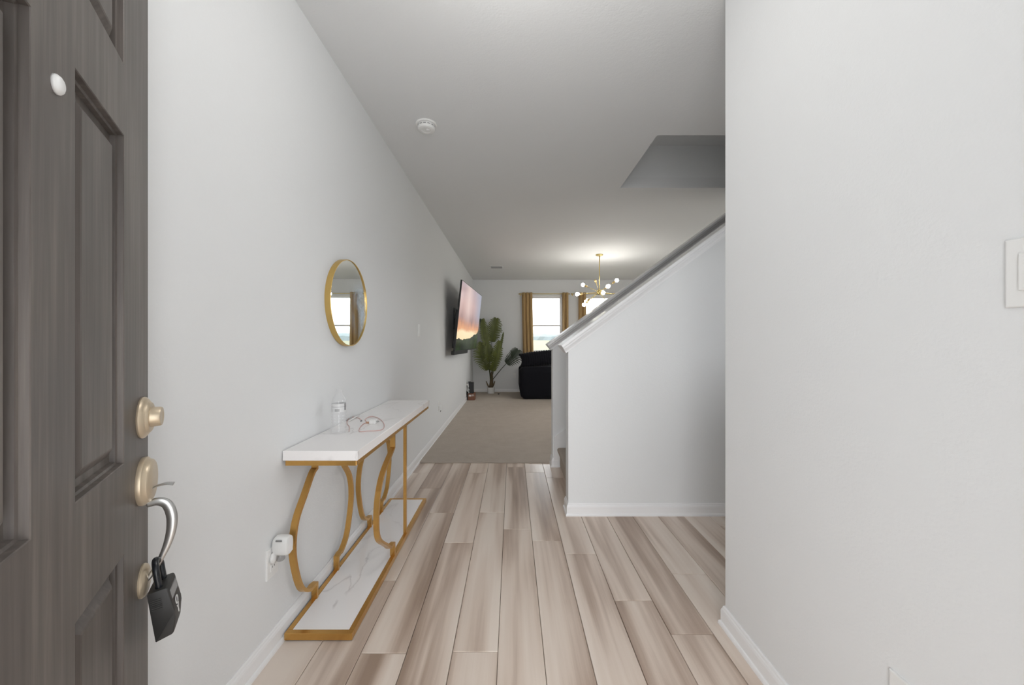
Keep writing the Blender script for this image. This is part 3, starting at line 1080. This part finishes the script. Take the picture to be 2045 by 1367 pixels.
# rounded tall body: superellipse section extruded out of the wall with a domed front
def sec(a, b, n_=28, e=2.7):
    out = []
    for k in range(n_):
        t = 2 * math.pi * k / n_
        c_, s_ = math.cos(t), math.sin(t)
        out.append((a * math.copysign(abs(c_) ** (2 / e), c_), b * math.copysign(abs(s_) ** (2 / e), s_)))
    return out
rings = []
for dx, sc in ((.009, .80), (.016, .98), (.045, 1.0), (.060, .97), (.066, .90), (.069, .70)):
    rings.append([bm.verts.new((XL + dx, yc + a * sc, .414 + b * sc)) for a, b in sec(.026, .038)])
for a, b in zip(rings, rings[1:]):
    for k in range(28):
        bm.faces.new((a[k], a[(k + 1) % 28], b[(k + 1) % 28], b[k]))
bm.faces.new(list(reversed(rings[0]))); bm.faces.new(rings[-1])
obj('freshener_body', bm, M['white_plastic'], af, auto=40)
bm = NB(); box(bm, XL + .026, XL + .050, yc - .0268, yc - .0225, .438, .444, .001); obj('vent_slot', bm, M['grey_plastic'], af)
bm = NB(); lathe(bm, [(.0, .352), (.012, .353), (.0155, .358), (.0155, .372), (.013, .378)], (XL + .030, yc, 0), seg=24); obj('refill_bottle', bm, M['clear_plastic'], af, smooth=True)
bm = NB(); lathe(bm, [(.0, .0), (.022, .0), (.023, .004), (.022, .010), (.0, .012)], (XL + .0090, yc - .012, .372), (1, 0, 0), seg=24); obj('plug_base', bm, M['white_plastic'], af, smooth=True)
bm = NB(); box(bm, XL + .0695, XL + .0705, yc - .012, yc + .014, .388, .440, .0004); obj('front_inlay', bm, M['trim'], af)

# ------------------------------------------------------------------ smoke detector
sx, sy = -.587, 2.590
sd = thing('smoke_detector', 'round white smoke detector on the ceiling near the left wall', 'smoke detector', (sx, sy, H))
bm = NB(); lathe(bm, [(.070, 0), (.070, .006), (.066, .0095), (.060, .010), (0, .010)], (sx, sy, H), (0, 0, -1), 48); obj('mounting_plate', bm, M['white_plastic'], sd, auto=35)
bm = NB(); lathe(bm, [(.054, .010), (.0545, .022), (.059, .024), (.059, .032), (.055, .039), (.046, .0425), (.030, .043), (.029, .0415), (.0, .0415)], (sx, sy, H), (0, 0, -1), 48); obj('detector_body', bm, M['white_plastic'], sd, auto=35)
bm = NB(); lathe(bm, [(.012, .0410), (.012, .0455), (.010, .047), (0, .047)], (sx + .012, sy - .010, H), (0, 0, -1), 24); obj('test_button', bm, M['trim'], sd, auto=35)
bm = NB()
for k in range(12):
    a = 2 * math.pi * k / 12
    c_, s_ = math.cos(a), math.sin(a)
    b_ = NB(); box(b_, -.009, .009, .0535, .0552, -.0205, -.0165)
    b_.transform(Matrix.Translation((sx, sy, H)) @ Matrix.Rotation(a, 4, 'Z'))
    me_t = bpy.data.meshes.new('tmp'); b_.to_mesh(me_t); b_.free(); bm.from_mesh(me_t); bpy.data.meshes.remove(me_t)
obj('vent_slots', bm, M['grey_plastic'], sd, kind='stuff')

# ceiling register
vr = thing('ceiling_vent', 'small ceiling air vent with a dark slot near the television', 'vent', (-.30, 7.55, H))
bm = NB(); rect_frame(bm, -.44, -.18, 7.44, 7.66, H - .007, H, .022, .002); obj('vent_frame', bm, M['ceiling'], vr)
bm = NB(); box(bm, -.418, -.202, 7.462, 7.638, H - .0015, H - .0005); obj('duct_backing', bm, M['dark_slot'], vr)
for k in range(6):
    b_ = NB(); box(b_, -.418, -.202, -.009, .009, -.001, .001)
    b_.transform(Matrix.Translation((0, 7.478 + k * .029, H - .008)) @ Matrix.Rotation(math.radians(38), 4, 'X'))
    obj('louvre', b_, M['ceiling'], vr)

# ------------------------------------------------------------------ television
TVW, TVH = 1.856, 1.018
tv = thing('television', 'large wall television showing an orange sunset over dark green mountains', 'television', (-.757, 6.275, 1.078), (math.radians(6), 0, math.radians(86.1)))
bm = NB(); box(bm, -TVW / 2, TVW / 2, -.010, .014, 0, TVH, .003); obj('tv_casing', bm, M['black_plastic'], tv, local=True)
m = Mat('sunset_screen', (.01, .01, .01), .15)
tc = m.n('ShaderNodeTexCoord'); sp = m.n('ShaderNodeSeparateXYZ')
m.l(tc.outputs['Object'], sp.inputs[0])
u = m.math('MULTIPLY_ADD', sp.outputs['X'], 1 / TVW, .5)
w = m.math('MULTIPLY_ADD', sp.outputs['Z'], 1 / TVH, .5)
mp = m.n('ShaderNodeMapping'); mp.inputs['Scale'].default_value = (3.5, 1, 1.1)
m.l(tc.outputs['Object'], mp.inputs['Vector'])
cl = m.noise(mp.outputs[0], 1.3, 4, .55, .8)
mp2 = m.n('ShaderNodeMapping'); mp2.inputs['Scale'].default_value = (1.2, 1, 5.0)
m.l(tc.outputs['Object'], mp2.inputs['Vector'])
cl2 = m.noise(mp2.outputs[0], 1.8, 5, .6, .6)
ww = m.math('MULTIPLY_ADD', m.math('SUBTRACT', cl2, .5), .16, w)
sky = m.ramp(ww, [(.0, lin(255, 225, 170)), (.27, lin(255, 232, 190)), (.33, lin(228, 165, 120)), (.42, lin(200, 142, 115)), (.50, lin(176, 142, 138)), (.72, lin(200, 165, 160)), (1.0, lin(180, 160, 166))])
blue = m.ramp(u, [(.30, (0, 0, 0)), (.62, (.15, .15, .15)), (.95, (1, 1, 1))])
hi_ = m.ramp(w, [(.38, (0, 0, 0)), (.6, (1, 1, 1))])
sky = m.mix(m.math('MULTIPLY', blue, m.math('MULTIPLY', hi_, .85)), sky, lin(148, 158, 178))
glow = m.ramp(m.math('ABSOLUTE', m.math('SUBTRACT', u, .36)), [(.0, (1, 1, 1)), (.22, (0, 0, 0))])
sky = m.mix(m.math('MULTIPLY', glow, m.math('MULTIPLY', hi_, .6)), sky, lin(238, 214, 206))
dk = m.ramp(cl, [(.42, (1, 1, 1)), (.52, (0, 0, 0))])
mid = m.ramp(w, [(.33, (0, 0, 0)), (.45, (1, 1, 1)), (.60, (0, 0, 0))])
sky = m.mix(m.math('MULTIPLY', m.math('MULTIPLY', dk, mid), .6), sky, lin(120, 98, 104))
mp3 = m.n('ShaderNodeMapping'); mp3.inputs['Scale'].default_value = (1, 0, 0)
m.l(tc.outputs['Object'], mp3.inputs['Vector'])
rg = m.noise(mp3.outputs[0], 3.2, 5, .55)
ridge_h = m.math('ADD', m.math('MULTIPLY_ADD', rg, .14, .10), m.math('MULTIPLY', m.math('POWER', u, 3.0), .16))
mask = m.math('LESS_THAN', w, ridge_h)
gr_ = m.noise(tc.outputs['Object'], 5, 5, .65)
land = m.ramp(gr_, [(.38, lin(14, 18, 16)), (.52, lin(30, 46, 24)), (.70, lin(66, 84, 40))])
pic = m.mix(mask, sky, land)
m.emit(pic, .85)
bm = NB(); box(bm, -TVW / 2 + .012, TVW / 2 - .010, -.0115, -.0095, .014, TVH - .010); obj('screen', bm, m, tv, local=True)['label'] = 'lit screen with a sunset mountain picture'
bm = NB(); box(bm, -TVW / 2 + .10, TVW / 2 - .12, .014, .060, .04, .60, .01); obj('rear_housing', bm, M['black_plastic'], tv, local=True)
bm = NB(); box(bm, -TVW / 2 + .01, .10, -.004, .045, -.052, .002, .004); obj('lower_housing', bm, M['black_plastic'], tv, local=True)
bm = NB(); box(bm, -.22, .22, .060, .085, .30, .70); obj('wall_mount', bm, M['black_plastic'], tv, local=True)
bm = NB(); box(bm, XL, XL + .018, 6.10, 6.46, 1.42, 1.76, .003); box(bm, XL + .01, XL + .175, 6.20, 6.26, 1.54, 1.62, .004); box(bm, XL + .01, XL + .175, 6.31, 6.37, 1.54, 1.62, .004); obj('wall_bracket', bm, M['black_plastic'], tv)

# ------------------------------------------------------------------ palm plant
px0, py0 = -.495, 8.83
pp_ = thing('potted_palm', 'tall artificial palm with split green leaves in a white pot by the back wall', 'plant', (px0, py0, .012))
bm = NB(); lathe(bm, [(.070, .0), (.078, .004), (.090, .13), (.091, .145), (.084, .145), (.080, .128), (0, .128)], (px0, py0, .012), seg=36, cap=True); obj('pot', bm, M['ceramic'], pp_, auto=40)
bm = NB(); lathe(bm, [(.082, 0), (.06, .008), (0, .014)], (px0, py0, .138), seg=24); obj('soil', bm, M['soil'], pp_, smooth=True)
bm = NB(); tube(bm, [(px0, py0, .14), (px0 + .01, py0, .25), (px0 + .015, py0, .40), (px0 + .02, py0, .52)], [.050, .045, .036, .022], 12); obj('trunk', bm, M['bark'], pp_, smooth=True)
for dx, dz in ((-.11, .30), (.09, .30)):
    bm = NB(); tube(bm, [(px0 + dx * .3, py0 - .03, .15), (px0 + dx * .7, py0 - .04, .22), (px0 + dx, py0 - .03, dz)], [.016, .015, .011], 8); obj('cut_stub', bm, M['bark'], pp_, smooth=True)
def frond(base_px, tip_px, half_w, y_base, y_tip, bend=0.0, facing=1.0, mat='leaf', nleaf=18, fold=.25, wl=1.0, wr=1.0, pw=.8):
    a = at(base_px[0], base_px[1], y_base); b = at(tip_px[0], tip_px[1], y_tip)
    mid_ = (a + b) / 2 + Vector((bend, -.03, 0))
    rib = catmull([a, mid_, b], 8)
    stem_start = Vector((px0 + random.uniform(-.02, .02), py0 + random.uniform(-.02, .02), .30))
    sm_ = (stem_start + a) / 2 + Vector(((a.x - px0) * .05, 0, .03))
    bm = NB()
    path = catmull([stem_start, sm_, a], 6) + rib[1:]
    n_ = len(path)
    tube(bm, path, [.010 - .008 * i / n_ for i in range(n_)], 7)
    st_ = obj('frond_stem', bm, M['stem'] if mat == 'leaf' else M['leaf_dark'], pp_, smooth=True)
    bm = NB()
    for i in range(nleaf):
        for s in (-1, 1):
            t = (i + .5) / nleaf
            fi = t * (len(rib) - 1)
            k = min(int(fi), len(rib) - 2)
            p = rib[k].lerp(rib[k + 1], fi - k)
            tg = (rib[k + 1] - rib[k]).normalized()
            out = Vector((tg.z, 0, -tg.x)) * s
            out = (out * facing + Vector((0, -1, 0)) * fold + Vector((0, math.sqrt(max(0, 1 - facing * facing)), 0)) * s).normalized()
            L = half_w * (wl if s < 0 else wr) * (math.sin(math.pi * (.10 + .86 * t)) ** pw) * random.uniform(.9, 1.06)
            d = (out * (1 - .30 * t) + tg * (.10 + .62 * t)).normalized()
            wd = (b - a).length / nleaf * .60
            side_ = tg
            q = [p, p + d * L * .45 + Vector((0, -.006, 0)), p + d * L * .80, p + d * L + Vector((0, -.01, -L * .10))]
            ws = [wd * 1.05, wd * .98, wd * .66, .001]
            L1 = [bm.verts.new(q[j] - side_ * ws[j]) for j in range(4)]
            L2 = [bm.verts.new(q[j] + side_ * ws[j]) for j in range(4)]
            for j in range(3):
                bm.faces.new((L1[j], L1[j + 1], L2[j + 1], L2[j]))
    obj('frond_blade', bm, M[mat], st_, smooth=False)
def P5(x, y): return (890 + x / 6.83, 620 + y / 6.83)
frond(P5(590, 800), P5(490, 440), .27, 8.66, 8.58, -.09, .95, nleaf=24, wl=.84, wr=.72)
frond(P5(640, 820), P5(735, 420), .24, 8.62, 8.56, .02, .9, nleaf=20, wl=.85, wr=.6)
frond(P5(700, 600), P5(790, 300), .13, 8.80, 8.85, .02, .6, nleaf=14, wl=.7, wr=.45)
frond(P5(575, 560), P5(505, 120), .20, 8.62, 8.60, -.03, .85, nleaf=22, wl=.62, wr=.85)
frond(P5(628, 420), P5(690, 112), .215, 8.88, 8.90, .0, .97, mat='leaf', nleaf=17)
frond(P5(560, 470), P5(470, 120), .13, 8.90, 8.92, .0, .8, mat='leaf_dark', nleaf=16, wl=.6)
frond(P5(828, 718), P5(985, 540), .21, 8.72, 8.70, .03, .97, mat='leaf_dark', nleaf=16, fold=.15)
frond(P5(600, 700), P5(575, 470), .16, 8.58, 8.55, .0, .9, nleaf=14)

# ------------------------------------------------------------------ black ribbed sofa
SX0, SX1, SY0, SY1 = .150, 1.25, 7.86, 8.98
sf = thing('sofa', 'black ribbed velvet sofa under the window behind the stair wall', 'sofa', ((SX0 + SX1) / 2, (SY0 + SY1) / 2, .012))
def ribbed_block(x0, x1, y0, y1, z0, z1, r, pitch, axis='x', amp=.006, bulge=.02, taper=0.0):
    """rounded upholstered block whose faces carry vertical channels"""
    bm = NB()
    box(bm, x0, x1, y0, y1, z0, z1)
    w_, d_, h_ = x1 - x0, y1 - y0, z1 - z0
    # subdivide finely
    bmesh.ops.subdivide_edges(bm, edges=bm.edges[:], cuts=27, use_grid_fill=True)
    c = Vector(((x0 + x1) / 2, (y0 + y1) / 2, (z0 + z1) / 2))
    hx, hy, hz = w_ / 2 - r, d_ / 2 - r, h_ / 2 - r
    for v in bm.verts:
        p = v.co - c
        q = Vector((max(-hx, min(hx, p.x)), max(-hy, min(hy, p.y)), max(-hz, min(hz, p.z))))
        dlt = p - q
        nrm = dlt.normalized() if dlt.length > 1e-6 else Vector((0, 0, 1))
        if abs(p.x) > hx or abs(p.y) > hy or abs(p.z) > hz:
            p = q + nrm * r
        s_ = (p.x if axis == 'x' else p.y)
        other = (p.y if axis == 'x' else p.x)
        rib = abs(math.sin(math.pi * s_ / pitch))
        p += nrm * (amp * (rib - .5))
        bl = bulge * (1 - (p.x / (w_ / 2)) ** 2) * (1 - (p.y / (d_ / 2)) ** 2)
        if nrm.z > .5: p.z += bl
        if taper and p.z < -hz * .5:
            k_ = (-hz * .5 - p.z) / (h_ / 2)
            p.x *= 1 - taper * k_; p.y *= 1 - taper * k_
        v.co = c + p
    return bm
Z0 = .012
obj('armrest', ribbed_block(SX0, SX1, SY0, SY0 + .26, Z0, .685, .105, .040, 'x', .010, .02, .10), M['velvet'], sf, smooth=True)
obj('armrest', ribbed_block(SX0, SX1, SY1 - .26, SY1, Z0, .685, .105, .040, 'x', .010, .02, .10), M['velvet'], sf, smooth=True)
obj('seat_base', ribbed_block(SX0 + .04, SX1, SY0 + .24, SY1 - .24, Z0 + .01, .30, .04, .040, 'y', .006), M['velvet'], sf, smooth=True)
obj('seat_cushion', ribbed_block(SX0 + .03, SX1 - .16, SY0 + .25, SY1 - .25, .30, .48, .07, .040, 'y', .008, .02), M['velvet'], sf, smooth=True)
obj('backrest', ribbed_block(SX1 - .16, SX1 + .16, SY0 + .02, SY1 - .02, .30, .90, .10, .040, 'y', .008, .02), M['velvet'], sf, smooth=True)
# loose cushion with scalloped edges, lying on the near arm
def cushion(c, w_, h_, t_, nrib):
    bm = NB()
    nu, nv = 72, 22
    G = []
    for sgn in (1, -1):
        g = []
        for j in range(nv + 1):
            v_ = -1 + 2 * j / nv
            row = []
            for i in range(nu + 1):
                u_ = -1 + 2 * i / nu
                rib = abs(math.sin(math.pi * nrib * (u_ + 1) / 2))
                pin = 1 - .10 * (1 - u_ * u_) * v_ * v_ * 0
                th = t_ / 2 * ((1 - abs(u_) ** 2.6) ** .5) * ((1 - abs(v_) ** 2.6) ** .5)
                th *= (.92 + .08 * rib)
                zz = v_ * h_ / 2 * (1 - .16 * (1 - abs(u_)) ** 0 * abs(u_) ** 3) + v_ * .016 * rib * abs(v_) ** 4
                xx = u_ * w_ / 2 * (1 - .10 * (1 - v_ * v_))
                row.append(bm.verts.new((xx, sgn * th, zz)))
            g.append(row)
        G.append(g)
    for g in G:
        for j in range(nv):
            for i in range(nu):
                bm.faces.new((g[j][i], g[j][i + 1], g[j + 1][i + 1], g[j + 1][i]))
    bmesh.ops.remove_doubles(bm, verts=bm.verts[:], dist=1e-5)
    return bm
cu = thing('cushion', 'black ribbed velvet cushion with scalloped edge resting on the sofa arm', 'cushion', (.66, 8.10, .685))
bm = cushion(None, .94, .30, .22, 18)
bm.transform(Matrix.Translation((.615, 8.02, .868)) @ Matrix.Rotation(math.radians(-12), 4, 'X') @ Matrix.Rotation(math.radians(-6.5), 4, 'Y'))
obj('cushion_cover', bm, M['velvet'], cu, smooth=True)

# ------------------------------------------------------------------ boxes and cable by the left wall
yb_ = 7.80
bb = thing('storage_box', 'brown cardboard box on the carpet against the left wall under the black speaker', 'box', (-.86, yb_ + .10, .012))
bm = NB(); box(bm, -.915, -.775, yb_, yb_ + .22, .012, .150, .002); obj('box_body', bm, M['cardboard'], bb)
bm = NB(); box(bm, -.895, -.845, yb_ - .001, yb_ + .001, .090, .125); obj('box_label', bm, M['paper'], bb)['label'] = 'white paper label'
bm = NB()
for k in range(4): box(bm, -.835 + k * .013, -.829 + k * .013, yb_ - .0008, yb_ + .001, .095, .130)
obj('printed_marks', bm, M['paper'], bb, kind='stuff')
bs = thing('speaker', 'black box speaker standing on a brown cardboard box by the left wall', 'speaker', (-.865, yb_ + .10, .150))
bm = NB(); box(bm, -.905, -.805, yb_ + .02, yb_ + .17, .150, .372, .004); obj('speaker_cabinet', bm, M['black_plastic'], bs)
bm = NB(); box(bm, -.900, -.810, yb_ + .014, yb_ + .022, .160, .364, .003); obj('speaker_grille', bm, M['black_plastic'], bs)
bm = NB(); box(bm, -.918, -.870, yb_ + .03, yb_ + .16, .372, .384, .003); obj('top_cap', bm, M['black_plastic'], bs)
bk = thing('thin_panel', 'thin black panel standing between the brown box and the left wall', 'panel', (-.921, yb_ + .08, .012))
bm = NB(); box(bm, -.9235, -.9165, yb_ - .01, yb_ + .2, .012, .205, .001); obj('panel_board', bm, M['black_plastic'], bk)
cw = thing('power_cord', 'tangled white power cord hanging beside the black speaker on the left wall', 'cable', (-.91, yb_, .15))
bm = NB()
tube(bm, catmull([(-.942, yb_ - .05, .37), (-.93, yb_ - .04, .33), (-.905, yb_ - .02, .35), (-.895, yb_ - .03, .30), (-.91, yb_ - .02, .26), (-.885, yb_ - .02, .235), (-.90, yb_ - .02, .20), (-.888, yb_ - .015, .175), (-.90, yb_ - .012, .162)], 6), .0052, 8)
tube(bm, catmull([(-.942, yb_ - .08, .34), (-.935, yb_ - .07, .29), (-.93, yb_ - .06, .24), (-.915, yb_ - .05, .20), (-.905, yb_ - .03, .25), (-.912, yb_ - .03, .31), (-.925, yb_ - .04, .345)], 6), .0045, 8)
obj('cord', bm, M['white_plastic'], cw, smooth=True)
bm = NB(); box(bm, XL, XL + .012, yb_ - .10, yb_ - .03, .32, .43, .003); tag(obj('outlet_cover', bm, M['white_plastic']), 'white outlet cover on the left wall feeding the white power cord', 'outlet', 'white wall outlets')

# scrap on the carpet
scx, scy = floor_at(996.5, 787)
sc_ = thing('scrap', 'tiny dark scrap lying on the carpet between palm pot and sofa', 'scrap', (scx, scy - .08, .012))
bm = NB(); box(bm, scx - .025, scx + .012, scy - .10, scy - .07, .012, .030, .005); obj('scrap_piece', bm, M['black_plastic'], sc_)
bm = NB(); box(bm, scx + .016, scx + .04, scy - .09, scy - .07, .012, .024, .004); obj('scrap_paper', bm, M['paper'], sc_)

# ------------------------------------------------------------------ sputnik chandelier
cyy = 6.46
ccx = (1197 - CX) * cyy / F_PX
hz = EYE + (CY - 583) * cyy / F_PX
cd_ = thing('chandelier', 'brass sputnik chandelier with glowing round bulbs in the living room', 'chandelier', (ccx, cyy, H))
bm = NB(); lathe(bm, [(.060, 0), (.061, .006), (.058, .016), (.046, .022), (.012, .026), (0, .026)], (ccx, cyy, H), (0, 0, -1), 36); obj('canopy', bm, M['brass'], cd_, auto=40)
bm = NB(); tube(bm, [(ccx, cyy, H - .02), (ccx, cyy, hz)], .0075, 10); obj('stem', bm, M['brass'], cd_, smooth=True)
bm = NB(); sphere(bm, (ccx, cyy, hz), .047, 24, 14); obj('hub', bm, M['brass'], cd_, smooth=True)
S_ = cyy / F_PX
dirs = [(-44, 4, 0), (-26, -18, .24), (-17, -21, -.30), (6, -5, -.38), (34, -23, .05), (25, -16, .26), (-3, 7, -.38), (-29, 23, -.10), (-18, 14, .30), (40, 3, .12), (33, 8, -.22), (22, 22, .12)]
for dx, dy, dd in dirs:
    v = Vector((dx * S_, dd, -dy * S_)).normalized()
    c = Vector((ccx, cyy, hz))
    L = .375
    bm = NB(); tube(bm, [c + v * .03, c + v * (L - .09)], .0045, 8); ar = obj('arm', bm, M['brass'], cd_, smooth=True)
    bm = NB(); lathe(bm, [(.006, 0), (.016, .004), (.018, .012), (.018, .055), (.015, .060)], c + v * (L - .095), v, 16); obj('socket', bm, M['brass_dark'], ar, auto=40)
    if (dx, dy) == (-17, -21): continue       # this socket has no bulb
    bm = NB(); lathe(bm, [(.012, 0), (.014, .008), (.026, .022), (.031, .038), (.029, .054), (.018, .066), (0, .070)], c + v * (L - .035), v, 18); obj('bulb', bm, M['bulb'], ar, smooth=True)

# ------------------------------------------------------------------ outside
bm = NB(); box(bm, -150, 150, YB + .16, 260, -.30, -.25); struct('ground_field', bm, M['grass'], recenter=False)
bm = NB(); box(bm, -60, 60, -60, -.92, -.30, -.12); struct('ground_porch', bm, Mat('porch_concrete', (.50, .49, .47), .9), recenter=False)
# low rise with a long hedge on top
bm = NB()
rows = []
for j, (y, z) in enumerate(((45, -.25), (55, .15), (70, 1.0), (80, 1.6), (110, 2.0), (140, -.25))):
    rows.append([bm.verts.new((x, y, z + (.25 * math.sin(x * .07 + j) if 0 < j < 5 else 0))) for x in range(-120, 121, 6)])
for a, b in zip(rows, rows[1:]):
    for i in range(len(a) - 1): bm.faces.new((a[i], a[i + 1], b[i + 1], b[i]))
struct('ground_rise', bm, M['grass'], recenter=False, smooth=True)
bm = NB()
rows = []
for j, (y, z) in enumerate(((82, 1.2), (82.2, 2.4), (84, 2.9), (86, 2.4), (86.2, 1.2))):
    rows.append([bm.verts.new((x + random.uniform(-.3, .3), y + random.uniform(-.2, .2), z + (random.uniform(-.22, .22) if 0 < j < 4 else 0))) for x in range(-80, 81, 1)])
for a, b in zip(rows, rows[1:]):
    for i in range(len(a) - 1): bm.faces.new((a[i], a[i + 1], b[i + 1], b[i]))
hd = obj('hedge', bm, M['hedge'], recenter=False)
tag(hd, 'long pale hedge on the horizon seen through the left window', 'hedge')
